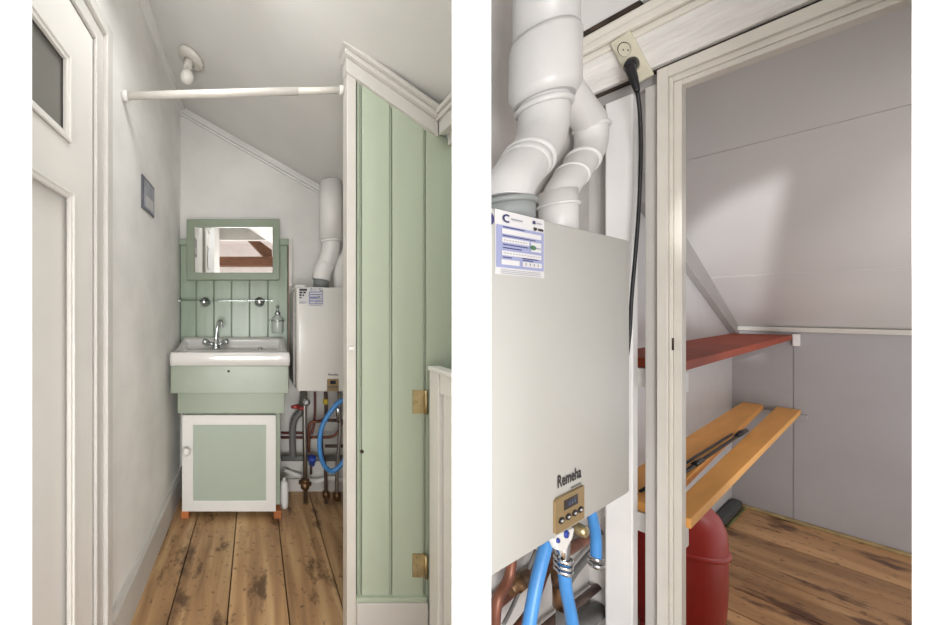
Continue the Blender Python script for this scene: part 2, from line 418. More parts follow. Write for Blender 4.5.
struct('keyhole', MB().lathe([(.006,0),(.006,.004),(0,.004)], (hx.x+.003,YP+.007,hx.z), (0,-1,0), 12), 'rust_shade', parent=pr)
kx = L(351,348,YP)
mb = MB().box(kx.x-.010,kx.x+.003,YP-.012,YP,kx.z-.005,kx.z+.005); mb.box(kx.x+.003,kx.x+.008,YP-.012,YP,kx.z-.008,kx.z+.008)
struct('latch', mb, 'white_paint', parent=pr, bevel=.0015)
# beam running to the viewer at the right
mb = MB(); ztr = ztop(.577)
def wedge(xa, za, zb, yb=YP-.008):
    ya = xa*F/(456-CX)+.002
    mb.prism([(xa,ya,za),(xa,yb,za),(rayx(462,yb),yb,za),(rayx(462,ya),ya,za)], (0,0,zb-za))
wedge(.577,ztr-.0,ztr+.075); wedge(.568,ztr+.044,ztr+.060); wedge(.560,ztr+.060,ztr+.075); wedge(.605,ztr-.032,ztr)
struct('trim_3', mb, 'white_wood', bevel=.002)

# half-height door at the right, hinged on the plank wall
hd = thing('half_door', (.56,.96,0), 'low white wooden half door standing open at the right of the green plank wall', 'door')
xt = .544; zt = .895
MB().box(xt,xt+.03,.995,YP-.014,0,zt).build('stile', 'half_door', hd, bevel=.002)
MB().box(xt+.012,xt+.03,.93,.990,.0,zt-.01).build('panel', 'half_door', hd, bevel=.002)
MB().box(xt+.004,xt+.03,.93,.993,zt-.06,zt).build('rail', 'half_door', hd, bevel=.002)
MB().box(xt-.006,xt+.034,.92,YP-.014,zt,zt+.014).build('cap', 'half_door', hd, bevel=.003)
for py in (402,566):
    c = L(420,py,YP)
    mb = MB().box(c.x-.022,xt-.002,YP+.0005,YP+.006,c.z-.037,c.z+.037)
    mb.tube([(xt-.004,YP-.003,c.z-.037),(xt-.004,YP-.003,c.z+.037)], .005, 10)
    for dz in (-.024,.0,.024): mb.lathe([(.0035,0),(.0025,.0015),(0,.002)], (c.x-.010,YP+.0005,c.z+dz), (0,-1,0), 10)
    o = mb.build('hinge', 'brass', hd); o['label'] = 'brass butt hinge screwed to the green planks'

# ---------------------------------------------------------------- curtain rail, lamp, notice
pa, pb = LX(122.5,96,XL), L(346,90,1.10); pb.x = .2905
rr = thing('curtain_rail', (0,1.12,pa.z-.02), 'white telescopic curtain rail spanning from left wall to green partition', 'rail')
pm = pa.lerp(pb, (301-122)/(346-122))
MB().tube([pa,pm], .0128, 16).build('outer_tube', 'cream_wood', rr)
MB().tube([pm-(pb-pa)*.02,pb], .0108, 16).build('inner_tube', 'cream_wood', rr)
MB().tube([pa+Vector((.0005,0,0)),pa+Vector((.02,0,.0005))], .0175, 18).build('end_cap', 'white_paint', rr)
MB().tube([pb-Vector((.014,0,0)),pb-Vector((.0005,0,0))], .0145, 18).build('end_cap', 'white_paint', rr)

cx, cyy = -.284, 1.51; nz = Vector((-.518,0,-.855)).normalized()
lc = Vector((cx,cyy,zc(cx)))
la = thing('ceiling_lamp', lc, 'white ceiling lamp holder with a bare round bulb above the rail', 'lamp')
MB().lathe([(.062,0),(.064,.008),(.056,.02),(.035,.024),(0,.025)], lc+nz*.001, nz, 32).build('ceiling_rose', 'cream_wood', la)
s0 = lc+nz*.024; s1 = L(187.5,68,1.48)
MB().tube([s0, s0.lerp(s1,.5), s1], [.026,.019,.017], 18).build('lamp_holder', 'cream_wood', la)
bc = L(187,77,1.47); d = (bc-s1).normalized()
MB().lathe([(.013,-.035),(.016,-.028),(.025,-.016),(.030,0),(.026,.016),(.014,.027),(0,.03)], bc, d, 24).build('bulb', 'bulb', la)

nt_ = thing('wall_notice', (XL,1.40,1.49), 'small blue-grey notice with a dark edge on the left wall', 'notice')
MB().box(XL+.001,XL+.006,1.322,1.478,1.490,1.622).build('card', 'paper_blue', nt_, bevel=.001)
MB().box(XL+.006,XL+.0075,1.345,1.470,1.500,1.612).build('print', 'notice_grey', nt_)
MB().box(XL+.0075,XL+.0085,1.365,1.455,1.508,1.552).build('white_panel', 'sticker', nt_)

# ---------------------------------------------------------------- splashback, mirror, shelf
sp = thing('splashback', (-.13,1.99,.85), 'green tongue-and-groove splashback panel between basin and mirror', 'panel')
xs0, xs1 = -.446, .196; zs1 = 1.47
gxs = [xs0]+[ (p-CX)/F*2.0 for p in (196.6,214.2,231.6,249.6,267.9)]+[xs1]
mb = MB()
for a, b in zip(gxs, gxs[1:]):
    mb.box(a+.004,b-.004,1.992,2.012,.80,zs1,'green_mid')
    if b < xs1: mb.tube([(b,1.999,.80),(b,1.999,zs1)], .0026, 8, 'green_mid')
mb.box(xs0,xs1,2.0,2.018,.80,zs1,'green_groove')
mb.build('planks', 'green_mid', sp, bevel=.0015)
MB().box(xs0-.002,xs1+.004,1.972,2.018,zs1,zs1+.035).build('top_rail', 'green_mid', sp, bevel=.004)
MB().box(xs1,xs1+.004,1.985,2.018,.62,zs1).build('edge_strip', 'edge_brown', sp)
MB().box(xs1+.0045,xs1+.026,1.985,2.018,1.226,zs1+.035).box(xs1+.0045,xs1+.007,1.985,2.018,.62,1.226).build('side_batten', 'white_wood', sp, bevel=.003)

mr = thing('mirror', (-.13,1.95,1.24), 'rectangular mirror in a wide green painted wooden frame', 'mirror')
o0, o1 = L(186.5,280,1.93), L(279.5,219,1.93); g0, g1 = L(194.3,272.5,1.93), L(272.8,227,1.93)
mb = MB(); yf, yb = 1.93, 1.970
mb.ring(o0.x,o1.x,o0.z,o1.z,g0.x,g1.x,g0.z,g1.z,yf,yb)
mb.build('frame', 'green_frame', mr, bevel=.004)
MB().box(g0.x-.003,g1.x+.003,yf+.012,yf+.016,g0.z-.003,g1.z+.003).build('mirror_glass', 'mirror', mr)

gs = thing('glass_shelf', (-.16,1.95,1.12), 'clear glass shelf on two round chrome brackets under the mirror', 'shelf')
zg = L(225,301,1.95).z
MB().box(-.44,.10,1.90,1.985,zg-.0025,zg+.0025).build('glass_plate', 'glass', gs)
for px in (205,259.5):
    c = L(px,302,1.97)
    b = MB().lathe([(.030,0),(.030,.008),(.024,.016),(.014,.02),(.012,.05),(.017,.055),(.017,.068),(.010,.074),(0,.075)], (c.x,1.989,c.z), (0,-1,0), 24).build('bracket', 'chrome', gs)

sd = thing('soap_dispenser', (.13,1.96,.95), 'clear glass soap dispenser in a chrome wall holder', 'dispenser')
c = L(277.5,333,1.96)
MB().lathe([(.030,0),(.034,.006),(.035,.07),(.030,.088),(.014,.098),(.013,.108)], (c.x,1.955,c.z), n=24).build('bottle', 'soap', sd)
mb = MB().lathe([(.016,.106),(.016,.122),(.006,.124),(.005,.148),(.011,.150),(.011,.158),(0,.159)], (c.x,1.955,c.z), n=20)
mb.tube([(c.x,1.955,c.z+.154),(c.x-.005,1.925,c.z+.152),(c.x-.006,1.915,c.z+.142)], .004, 8)
mb.build('pump', 'chrome', sd)
mb = MB(); mb.tube([(c.x+.038*math.cos(t*math.pi/12),1.955+.036*math.sin(t*math.pi/12),c.z+.072) for t in range(25)], .0035, 8)
mb.tube([(c.x-.05,1.957,c.z+.074),(c.x-.036,1.957,c.z+.072)], .004, 8); mb.tube([(c.x+.036,1.957,c.z+.072),(c.x+.05,1.957,c.z+.074)], .004, 8)
mb.build('holder', 'chrome', sd)

# ---------------------------------------------------------------- washbasin
wb = thing('washbasin', (-.125,1.83,.80), 'white ceramic washbasin with raised back on the green cabinet', 'sink')
sx0, sx1, sy0, sy1 = -.419, .169, 1.675, 1.988; zr = .873
def rimz(y): t = max(0,(y-1.72)/(sy1-1.72)); return zr+.054*(t**1.6)
def basz(x, y):
    bx0, bx1, by0, by1 = sx0+.032, sx1-.032, sy0+.032, 1.90
    def ss(t): t = max(0,min(1,t)); return t*t*(3-2*t)
    e = ss((x-bx0)/.05)*ss((bx1-x)/.05)*ss((y-by0)/.05)*ss((by1-y)/.05)
    led = ss((x-bx0+.015)/.02)*ss((bx1+.015-x)/.02)*ss((y-1.72)/.04)*ss((1.955-y)/.02)
    z = rimz(y)*(1-led)+(zr-.012)*led
    return z-.048*e
nx, ny = 70, 50; mb = MB(); grid = []
for j in range(ny+1):
    row = []
    for i in range(nx+1):
        x = sx0+(sx1-sx0)*i/nx; y = sy0+(sy1-sy0)*j/ny
        z = basz(x,y)
        row.append(mb.bm.verts.new((x,y,z)))
    grid.append(row)
for j in range(ny):
    for i in range(nx):
        f = mb.bm.faces.new([grid[j][i],grid[j][i+1],grid[j+1][i+1],grid[j+1][i]]); f.smooth = True
per = grid[0][:]+[grid[j][nx] for j in range(1,ny+1)]+grid[ny][-2::-1]+[grid[j][0] for j in range(ny-1,0,-1)]
low = per
cxm, cym = (sx0+sx1)/2, (sy0+sy1)/2
for ins, dz in ((-.004,-.008),(-.006,-.03),(-.004,-.065),(.004,-.083),(.02,-.088)):
    new = []
    for v in per:
        dx = ins*(1 if v.co.x < cxm else -1) if (v.co.x-sx0 < 1e-5 or sx1-v.co.x < 1e-5) else 0
        dy = ins if v.co.y-sy0 < 1e-5 else (0)
        new.append(mb.bm.verts.new((v.co.x+dx, v.co.y+dy, max(.8045, zr+dz) if dz < -.02 else v.co.z+dz)))
    n = len(per)
    for k in range(n):
        f = mb.bm.faces.new([low[k],new[k],new[(k+1)%n],low[(k+1)%n]]); f.smooth = True
    low = new
mb.bm.faces.new(low)
mb.build('basin', 'ceramic', wb)
zd = basz(-.06,1.82)
MB().lathe([(.022,0),(.022,.003),(.014,.004),(.012,.001),(0,.001)], (-.08,1.80,basz(-.08,1.80)), n=20).build('drain', 'chrome', wb)
MB().lathe([(.016,0),(.014,.008),(.010,.012),(0,.013)], (.03,1.925,basz(.03,1.925)-.001), n=18).build('plug_knob', 'chrome', wb)

tp = thing('mixer_tap', (-.22,1.925,.885), 'chrome mixer tap with gooseneck spout on the washbasin', 'tap')
tx, ty, tz = L(216,349,1.925).x, 1.925, .8615
MB().lathe([(.026,0),(.026,.008),(.018,.014),(.016,.05),(.012,.056),(0,.057)], (tx,ty,tz), n=22).build('base', 'chrome', tp)
s = [(tx,ty,tz+.05),(tx+.004,ty,tz+.10),(tx+.012,ty-.005,tz+.145),(tx+.024,ty-.025,tz+.165),(tx+.036,ty-.05,tz+.155),(tx+.040,ty-.06,tz+.125)]
MB().tube(s, [.0095,.0085,.008,.008,.008,.010], 14, curve=6).build('spout', 'chrome', tp)
for sgn in (-1,1):
    mb = MB().tube([(tx,ty,tz+.022),(tx+sgn*.04,ty-.012,tz+.034)], .011, 14)
    e = Vector((tx+sgn*.04,ty-.012,tz+.034)); dv = Vector((sgn*.9,-.3,.42)).normalized()
    mb.lathe([(.012,0),(.018,.006),(.019,.028),(.015,.036),(0,.038)], e, dv, 16)
    mb.build('handle', 'chrome', tp)

# ---------------------------------------------------------------- vanity: apron and cabinet
va = thing('washbasin_apron', (-.13,1.85,.55), 'two stepped green apron boards directly below the washbasin', 'apron')
a0, a1 = L(170.5,393.5,1.69), L(288.5,367,1.69)
mb = MB().box(a0.x,a1.x,1.69,1.99,a0.z,.8035); mb.build('upper_apron', 'green', va, bevel=.003)
b0, b1 = L(177.5,413.5,1.72), L(284.5,394,1.72)
mb = MB().box(b0.x,b1.x,1.72,1.99,b0.z,a0.z); mb.build('lower_apron', 'green', va, bevel=.003)
c = L(228.5,370.5,1.69)
MB().lathe([(.005,0),(.006,.004),(0,.005)], (c.x,1.690,c.z-.003), (0,-1,0), 10).build('screw', 'ink', va)

cb = thing('vanity_cabinet', (-.13,1.85,0), 'green cabinet with white framed door on short orange legs', 'cabinet')
cx0, cx1 = -.383, .132
MB().box(cx0,cx1,1.762,1.985,.061,b0.z-.001).build('carcass', 'green', cb, bevel=.002)
d0, d1 = L(182,511.5,1.74), L(276,415,1.74); p0, p1 = L(193.3,501,1.74), L(266,425,1.74)
dd = MB(); yf, yb = 1.738, 1.760
dd.ring(d0.x,d1.x,d0.z,d1.z,p0.x,p1.x,p0.z,p1.z,yf,yb)
dd = dd.build('door', 'white_paint', cb, bevel=.003)
for_ = MB().box(p0.x-.002,p1.x+.002,yf+.007,yf+.016,p0.z-.002,p1.z+.002)
pn = for_.build('door_panel', 'panel_green', dd); pn.parent = dd
kc = L(187.3,450,1.738)
MB().lathe([(.010,0),(.009,.010),(.018,.016),(.022,.024),(.019,.032),(.010,.037),(0,.038)], (kc.x,1.738,kc.z), (0,-1,0), 22).build('knob', 'white_paint', dd)
for lx0, lx1, y0, y1 in ((-.386,-.345,1.742,1.80),(.098,.137,1.742,1.80),(-.386,-.345,1.94,1.98),(.098,.137,1.94,1.98)):
    MB().box(lx0,lx1,y0,y1,0,.0405 if y0 < 1.76 else .06).build('leg', 'orange_wood', cb, bevel=.002)
pass
cn = thing('plastic_canister', (.160,1.84,0), 'rounded white plastic canister beside the cabinet foot', 'canister')
ccn = (.185,1.83,.0)
MB().lathe([(.016,.0),(.021,.006),(.0235,.03),(.0235,.12),(.019,.14),(.012,.15),(0,.151)], (.160,1.84,0), n=26).build('body', 'white_paint', cn)
MB().lathe([(.009,0),(.009,.012),(.007,.015),(0,.015)], (.160,1.84,.1505), n=16).build('cap', 'white_paint', cn)

# ================================================================== BOILERS
def sticker(root, o, ex, ey, en):
    """big approval sticker, local unit square: ex, ey span the sticker"""
    ex, ey, en = Vector(ex), Vector(ey), Vector(en)
    P = lambda a, b, d=0: o+ex*a+ey*b+en*d
    def rect(mb, a0, a1, b0, b1, d, m): mb.face([P(a0,b0,d),P(a1,b0,d),P(a1,b1,d),P(a0,b1,d)], m)
    mb = MB(); e = .0006
    rect(mb,-.02,1.02,-.17,1.35,e,'sticker'); rect(mb,0,1,0,1,2*e,'lavender')
    for a0,a1,b0,b1 in ((.1,.93,.80,.92),(.1,.66,.60,.71),(.1,.93,.29,.40),(.09,.45,.07,.19),(.52,.94,.07,.19),(.70,.93,.47,.71)):
        rect(mb,a0,a1,b0,b1,3*e,'sticker')
    for a0,a1,b in ((.12,.56,.95),(.12,.80,.745),(.12,.64,.535),(.12,.5,.46),(.12,.30,.235),(.52,.86,.26),(.52,.75,.215)):
        rect(mb,a0,a1,b,b+.022,3*e,'navy')
    for k in range(9): rect(mb,.13+k*.055,.16+k*.055,.64,.66,4*e,'grey_ink')
    for k in range(13): rect(mb,.13+k*.06,.165+k*.06,.335,.355,4*e,'grey_ink')
    for k in range(4): rect(mb,.57+k*.09,.595+k*.09,.10,.165,4*e,'grey_ink')
    for b in (-.06,-.10,-.14): rect(mb,.08,.92,b,b+.012,3*e,'grey_ink')
    mb.face([P(.74+.07*math.cos(t),.57+.06*math.sin(t),4*e) for t in [k*math.pi/6 for k in range(12)]], 'green_ink')
    rect(mb,.80,.91,.55,.58,4*e,'grey_ink')
    # round logo, letters and crests on the white header
    n = 20
    for k in range(n):
        t0 = math.radians(50+k*260/n); t1 = math.radians(50+(k+1)*260/n)
        mb.face([P(.2+.085*math.cos(t0),1.17+.10*math.sin(t0),3*e),P(.2+.085*math.cos(t1),1.17+.10*math.sin(t1),3*e),P(.2+.05*math.cos(t1),1.17+.06*math.sin(t1),3*e),P(.2+.05*math.cos(t0),1.17+.06*math.sin(t0),3*e)], 'navy')
    rect(mb,.28,.52,1.16,1.20,3*e,'grey_ink')
    rect(mb,.74,.80,1.18,1.26,3*e,'navy'); rect(mb,.82,.94,1.20,1.23,3*e,'grey_ink')
    mb.face([P(.76,1.10,3*e),P(.83,1.10,3*e),P(.83,1.04,3*e),P(.795,.99+.02,3*e),P(.76,1.04,3*e)], 'ink'); rect(mb,.86,.98,1.03,1.09,3*e,'ink')
    s_ = mb.build('approval_sticker', None, root, recalc=False); s_['label'] = 'lavender and white approval sticker'
    return s_

def control(root, o, ex, ey, en):
    """control panel spanning ex, ey from its lower left corner"""
    ex, ey, en = Vector(ex), Vector(ey), Vector(en)
    P = lambda a, b, d=0: o+ex*a+ey*b+en*d
    def slab(mb, pts, d0, d1, m=None): mb.prism([P(a,b,d0) for a,b in pts], en*(d1-d0), m)
    mb = MB(); slab(mb, [(.04,0),(1,0),(1,1),(.10,1),(.03,.97),(0,.92),(0,.03)], .0002, .004)
    cp = mb.build('control_panel', 'gold', root); cp['label'] = 'bronze control panel'
    mb = MB(); slab(mb, [(.27,.58),(.74,.58),(.74,.86),(.27,.86)], .004, .0048)
    dp = mb.build('display', 'display', root); dp.parent = cp
    mb = MB()
    for a in (.40,.50,.60):
        slab(mb, [(a,.66),(a+.06,.66),(a+.06,.78),(a,.78)], .0048, .0052)
    x = mb.build('digits', 'blue_grey', root); x.parent = cp
    for a in (.17,.40,.63,.84):
        mb = MB(); slab(mb, [(a+.088*math.cos(t*math.pi/8),.34+.09*math.sin(t*math.pi/8)) for t in range(16)], .004, .0055, 'black')
        slab(mb, [(a+.032*math.cos(t*math.pi/5),.34+.034*math.sin(t*math.pi/5)) for t in range(10)], .0055, .0062, 'sticker')
        x = mb.build('button', None, root); x.parent = cp
    return cp

# ---- boiler in the closet photo (frame R)
VB = .28; VW = .43
zt_, zb_ = QV(560,223.6,VB).z, QV(552,540,VB).z
rc = .07; ur = 1.085; ul = QV(484,300,VB).x; ub_ = QV(475,300,VW-.012).x
ba = thing('gas_boiler', (.8,.34,zb_), 'large white wall-hung gas boiler below two thick white flues', 'boiler', 'R')
prof = [(ub_,VW-.012),(ul,VB)]
prof += [(ur-rc+rc*math.sin(t),VB+rc-rc*math.cos(t)) for t in [k*math.pi/32 for k in range(0,17)]]+[(ur,VW-.012)]
mb = MB(); mb.prism([(a,b,zb_) for a,b in prof], (0,0,zt_-zb_), smooth_side=True)
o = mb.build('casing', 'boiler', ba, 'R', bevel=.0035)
for p in o.data.polygons:
    if abs(p.normal.z) > .9: p.use_smooth = False
q = [QV(497,222.8,VB), QV(544.2,232,VB), QV(495,266.8,VB)]
so = Vector((q[2].x+.001,VB,q[2].z)); 
sticker(ba, so, (q[1].x-q[0].x,0,0), (0,0,q[0].z-q[2].z-.002), (0,-1,0))
q0 = QV(491.5,219,VB)
MB().face([(q0.x-.004+.010*math.cos(t*math.pi/8),VB-.0006,q0.z+.009*math.sin(t*math.pi/8)) for t in range(16)]).build('round_mark', 'navy', ba)
c0, c1 = QV(553,537,VB), QV(581.5,487,VB)
c0.z = QV(553,535,VB).z+.002
control(ba, Vector((c0.x,VB,c0.z)), (c1.x-c0.x,0,0), (0,0,QV(553,499,VB).z-c0.z), (0,-1,0))
t0, t1 = QV(556.5,488,VB), QV(581,477.5,VB)
mb = MB(); w = t1.x-t0.x
mb.text('Remeha', (t0.x,VB-.0005,t0.z), (w/3.33/.0295,0,0), (0,0,1.0), .0295, en=(0,-1,0))
for k in range(9): mb.face([(t0.x+w*(.56+k*.05),VB-.0008,t0.z-.013),(t0.x+w*(.585+k*.05),VB-.0008,t0.z-.013),(t0.x+w*(.585+k*.05),VB-.0008,t0.z-.010),(t0.x+w*(.56+k*.05),VB-.0008,t0.z-.010)])
mb.build('lettering', 'ink', ba, recalc=False)

# ---- boiler in the washroom (frame L)
YB2 = 1.74
bl = thing('gas_boiler', (.34,1.87,.66), 'smaller white wall-hung gas boiler beside the washbasin behind the green partition', 'boiler')
zt2, zb2 = L(320,287.5,YB2).z, L(320,391,YB2).z
x0b = L(296.5,300,YB2).x; x1b = x0b+.27
prof = [(x0b,YB-.002),(x0b,YB2+.02)]+[(x0b+.02-.02*math.cos(t),YB2+.02-.02*math.sin(t)) for t in [k*math.pi/12 for k in range(1,7)]]
prof += [(x1b-.02+.02*math.sin(t),YB2+.02-.02*math.cos(t)) for t in [k*math.pi/12 for k in range(0,7)]]+[(x1b,YB-.002)]
mb = MB(); mb.prism([(a,b,zb2) for a,b in prof], (0,0,zt2-zb2), smooth_side=True)
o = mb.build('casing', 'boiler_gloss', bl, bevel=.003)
for p in o.data.polygons:
    if abs(p.normal.z) > .9: p.use_smooth = False
MB().box(x0b-.012,x0b-.001,YB2+.05,1.98,zb2+.02,zt2-.02).build('side_plate', 'boiler_side', bl, bevel=.002)
mb = MB().box(x0b+.0,x0b+.055,YB2+.05,YB2+.16,zt2,zt2+.018); mb.build('top_cap', 'white_paint', bl, bevel=.004)
q0, q1 = L(308.7,304,YB2), L(323,291.5,YB2)
sticker(bl, Vector((q0.x,YB2,q0.z)), (q1.x-q0.x,0,0), (0,0,q1.z-q0.z), (0,-1,0))
mb = MB(); q0, q1 = L(299,304,YB2), L(307.5,288,YB2); w = q1.x-q0.x; h = q1.z-q0.z
mb.face([(q0.x,YB2-.0005,q0.z),(q1.x,YB2-.0005,q0.z),(q1.x,YB2-.0005,q1.z),(q0.x,YB2-.0005,q1.z)], 'sticker')
for k,(a0,a1,b0,b1) in enumerate(((.05,.95,.82,.95),(.05,.4,.66,.78),(.5,.8,.66,.78),(.05,.3,.5,.62),(.4,.6,.5,.6),(.05,.3,.36,.44),(.05,.9,.1,.14),(.05,.7,.04,.07))):
    mb.face([(q0.x+w*a0,YB2-.001,q0.z+h*b0),(q0.x+w*a1,YB2-.001,q0.z+h*b0),(q0.x+w*a1,YB2-.001,q0.z+h*b1),(q0.x+w*a0,YB2-.001,q0.z+h*b1)], 'ink' if k < 6 else 'grey_ink')
mb.build('info_sticker', None, bl, recalc=False)
c0, c1 = L(327,391,YB2), L(338.5,379,YB2)
control(bl, Vector((c0.x,YB2,c0.z+.001)), (c1.x-c0.x,0,0), (0,0,c1.z-c0.z), (0,-1,0))
t0 = L(328,375.5,YB2)
mb = MB().text('Remeha', (t0.x,YB2-.0005,t0.z), (1,0,0), (0,0,1), .0163, en=(0,-1,0)); mb.build('lettering', 'ink', bl, recalc=False)

# ================================================================== FLUES
def ringband(mb, p, d, r, w=.008, n=24):
    d = Vector(d).normalized(); p = Vector(p); mb.tube([p-d*w*.5,p-d*w*.25,p+d*w*.25,p+d*w*.5], [r*.93,r,r,r*.93], n)
V1 = .324
fl = thing('flue_pipe', QV(545,200,V1), 'thicker white plastic flue with elbow, left of two above the large boiler', 'flue', 'R')
w1 = [QV(545,y,V1) for y in (-60,40)]
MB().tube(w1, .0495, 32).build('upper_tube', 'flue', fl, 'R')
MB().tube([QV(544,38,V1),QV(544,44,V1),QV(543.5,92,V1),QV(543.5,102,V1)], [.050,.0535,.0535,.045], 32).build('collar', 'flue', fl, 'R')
el = [QV(543.5,96,V1),QV(543,122,V1),QV(540,138,V1),QV(531,155,V1),QV(519,171,V1),QV(508,188,V1),QV(504.5,204,V1)]
mb = MB().tube(el, .0385, 28, curve=5)
dirv = QV(531,155,V1)-QV(519,171,V1)
ringband(mb, QV(543.2,108,V1), (0,0,1), .0435, .012); ringband(mb, QV(527,160.5,V1), dirv, .0425, .012)
ringband(mb, QV(523.5,165,V1), dirv, .0405, .02)
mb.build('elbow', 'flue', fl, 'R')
mb = MB().tube([Vector((QV(504,202,V1).x,V1,QV(504,202,V1).z)),Vector((QV(504,202,V1).x,V1,zt_+.001))], .042, 28)
ringband(mb, Vector((QV(504,202,V1).x,V1,QV(504,205,V1).z)), (0,0,1), .046, .01)
mb.build('rubber_sleeve', 'grey_seal', fl, 'R')

V2 = .388
f2 = thing('flue_pipe', QV(560,215,V2), 'thinner white plastic flue with double bend, right of two above the large boiler', 'flue', 'R')
r2 = .0328
pts = [QV(560,82,V2),QV(566,91,V2),QV(578,107,V2),QV(589,122,V2),QV(591,138,V2),QV(588,152,V2),QV(578,167,V2),QV(568,180,V2),QV(560,194,V2),QV(558,206,V2)]
mb = MB().tube(pts, r2, 26, curve=5)
mb.build('bend', 'flue_back', f2, 'R')
mb = MB(); ringband(mb, QV(591,128,V2), (0,0,1), r2*1.13, .012); mb.build('socket_ring', 'flue_back', f2, 'R'); d2 = QV(578,167,V2)-QV(568,180,V2)
mb = MB(); ringband(mb, QV(582,161,V2), d2, r2*1.13, .012); mb.build('socket_ring', 'flue_back', f2, 'R')
mb = MB(); ringband(mb, QV(571,176,V2), d2, r2*1.10, .010)
mb.build('socket_ring', 'flue_back', f2, 'R')
p5 = QV(558,206,V2)
mb = MB().tube([(p5.x,V2,QV(558,192,V2).z),(p5.x,V2,zt_+.001)], r2*1.08, 26); ringband(mb, (p5.x,V2,QV(558,206,V2).z), (0,0,1), r2*1.2, .008)
mb.build('boiler_spigot', 'flue_back', f2, 'R')

YF = 1.88
f3 = thing('flue_pipe', L(322,287,YF), 'white flue pipe with a small bend above the smaller boiler by the washbasin', 'flue')
zcb = zc(.45)
MB().tube([L(331,182,YF),L(331,240,YF)], .063, 24).build('upper_tube', 'flue_small', f3)
mb = MB().tube([L(331,236,YF),L(330.5,250,YF),L(327,262,YF),L(323,270,YF),L(321,280,YF)], .050, 22, curve=4)
ringband(mb, L(331,241,YF), (0,0,1), .058, .016); ringband(mb, L(325.5,264.5,YF), (.5,0,1), .055, .014)
mb.build('elbow', 'flue_small', f3)
zz = L(321,277,YF).z
MB().tube([(L(321,280,YF).x,YF,zz),(L(321,280,YF).x,YF,zt2+.0005)], .043, 24).build('rubber_sleeve', 'grey_seal', f3)
f4 = thing('flue_pipe', L(343,287,YF), 'second white flue bend mostly hidden behind the cream corner post', 'flue')
MB().tube([L(352,240,YF),L(348,252,YF),L(341.5,264,YF),L(340,276,YF),Vector((L(340,276,YF).x,YF,zt2+.0005))], .036, 20, curve=4).build('bend', 'flue_small', f4)

# ================================================================== PIPES UNDER THE WASHROOM BOILER
yp = 1.95
def Lp(*ps, y=yp): return [L(a,b,y) for a,b in ps]
wp = thing('waste_pipe', L(292.5,457,yp), 'thick grey plastic waste pipe bending beside the green cabinet', 'pipe')
mb = MB().tube(Lp((281,458),(352,458)), .017, 16); mb.build('horizontal_pipe', 'grey_pipe', wp)
MB().tube(Lp((293,458),(292.5,440),(293,425),(296,417),(301,411),(303,400),(303.5,392)), .020, 16, curve=4).build('riser', 'grey_pipe', wp)
for py, nm in ((433,'upper'),(437.5,'lower')):
    o = MB().tube(Lp((281,py),(313,py),y=2.0115), .008, 10).build('copper_pipe', 'copper_red'); tag(o, 'thin red-brown copper pipe along the back wall, %s of two by the cabinet' % nm, 'pipe')
sv = thing('supply_pipe', L(304.5,500,1.86), 'slim steel pipe rising from the floorboards with a red lever and gauge', 'pipe')
MB().tube([L(305.5,503,1.86)+Vector((0,0,.0)),L(305,450,1.86),L(304.5,405,1.86),L(304.5,391.5,1.86)], .0125, 14).build('pipe', 'steel', sv)
mb = MB().tube(Lp((298.5,408),(304.5,408),y=1.86), .012, 12); mb.tube(Lp((291,407),(299,406.5),y=1.85), [.008,.014], 12)
mb.build('lever', 'red_valve', sv)
g = L(306.5,402.5,1.835)
g_ = MB().lathe([(.020,0),(.022,.006),(.022,.016),(.019,.018)], (g.x,1.855,g.z), (0,-1,0), 20).build('gauge', 'chrome', sv)
x = MB().lathe([(.018,0),(0,.0006)], (g.x,1.837,g.z), (0,-1,0), 20).build('dial', 'sticker', sv); x.parent = g_
mb = MB().lathe([(.010,-.03),(.024,-.028),(.026,-.005),(.018,0),(.024,.01),(.024,.022),(.012,.026)], L(305,483,1.86), n=14)
mb.tube(Lp((299,482),(311,484),y=1.86), .012, 10); mb.build('floor_valve', 'bronze', sv)
bp1 = thing('copper_pipe', L(311,460,1.92), 'brown copper pipe loop with a blue-capped valve below the smaller boiler', 'pipe')
MB().tube(Lp((309,452),(309,428),(313,422),(322,420.5),(326,413),(326,392),y=1.90), .009, 12, curve=4).build('loop', 'copper', bp1)
MB().tube(Lp((315,392),(315,412),(313,430),(308,434),y=1.93), .008, 10, curve=4).build('branch', 'copper_red', bp1)
MB().tube(Lp((311,437),(330,437),(337,433),(342,424),(350,420),y=1.92), .008, 10, curve=4).build('return', 'copper', bp1)
mb = MB().lathe([(.012,-.03),(.018,-.024),(.018,.0),(.022,.006),(.022,.026),(.016,.032),(0,.033)], L(312,461,1.88), (0,-.5,1), 14); mb.build('blue_valve_cap', 'blue_dark', bp1)
MB().tube(Lp((311,464),(311,474),y=1.88), .008, 10).build('stub', 'dark_brown', bp1)
bp2 = thing('copper_pipe', L(325.5,500,1.86), 'dark brown riser pipe with a yellow cap left of the blue hose', 'pipe')
MB().tube([L(326,503,1.86),L(325.5,470,1.86),L(322,450,1.86),L(321.5,430,1.86),L(326,415,1.86),L(325.5,392,1.86)], .0095, 12, curve=4).build('riser', 'dark_brown', bp2)
MB().lathe([(.010,-.012),(.014,-.010),(.014,.014),(.009,.018),(0,.018)], L(325.5,402,1.855), n=14).build('yellow_cap', 'yellow', bp2)
MB().tube(Lp((325,446),(352,446),y=1.88), .009, 12).build('side_pipe', 'dark_brown', bp2)
MB().tube(Lp((322,420),(352,421),y=1.88), .009, 12).build('side_pipe', 'dark_brown', bp2)
MB().lathe([(.010,-.02),(.020,-.016),(.020,.012),(.010,.018)], L(326,494,1.86), n=12).build('floor_valve', 'bronze', bp2)
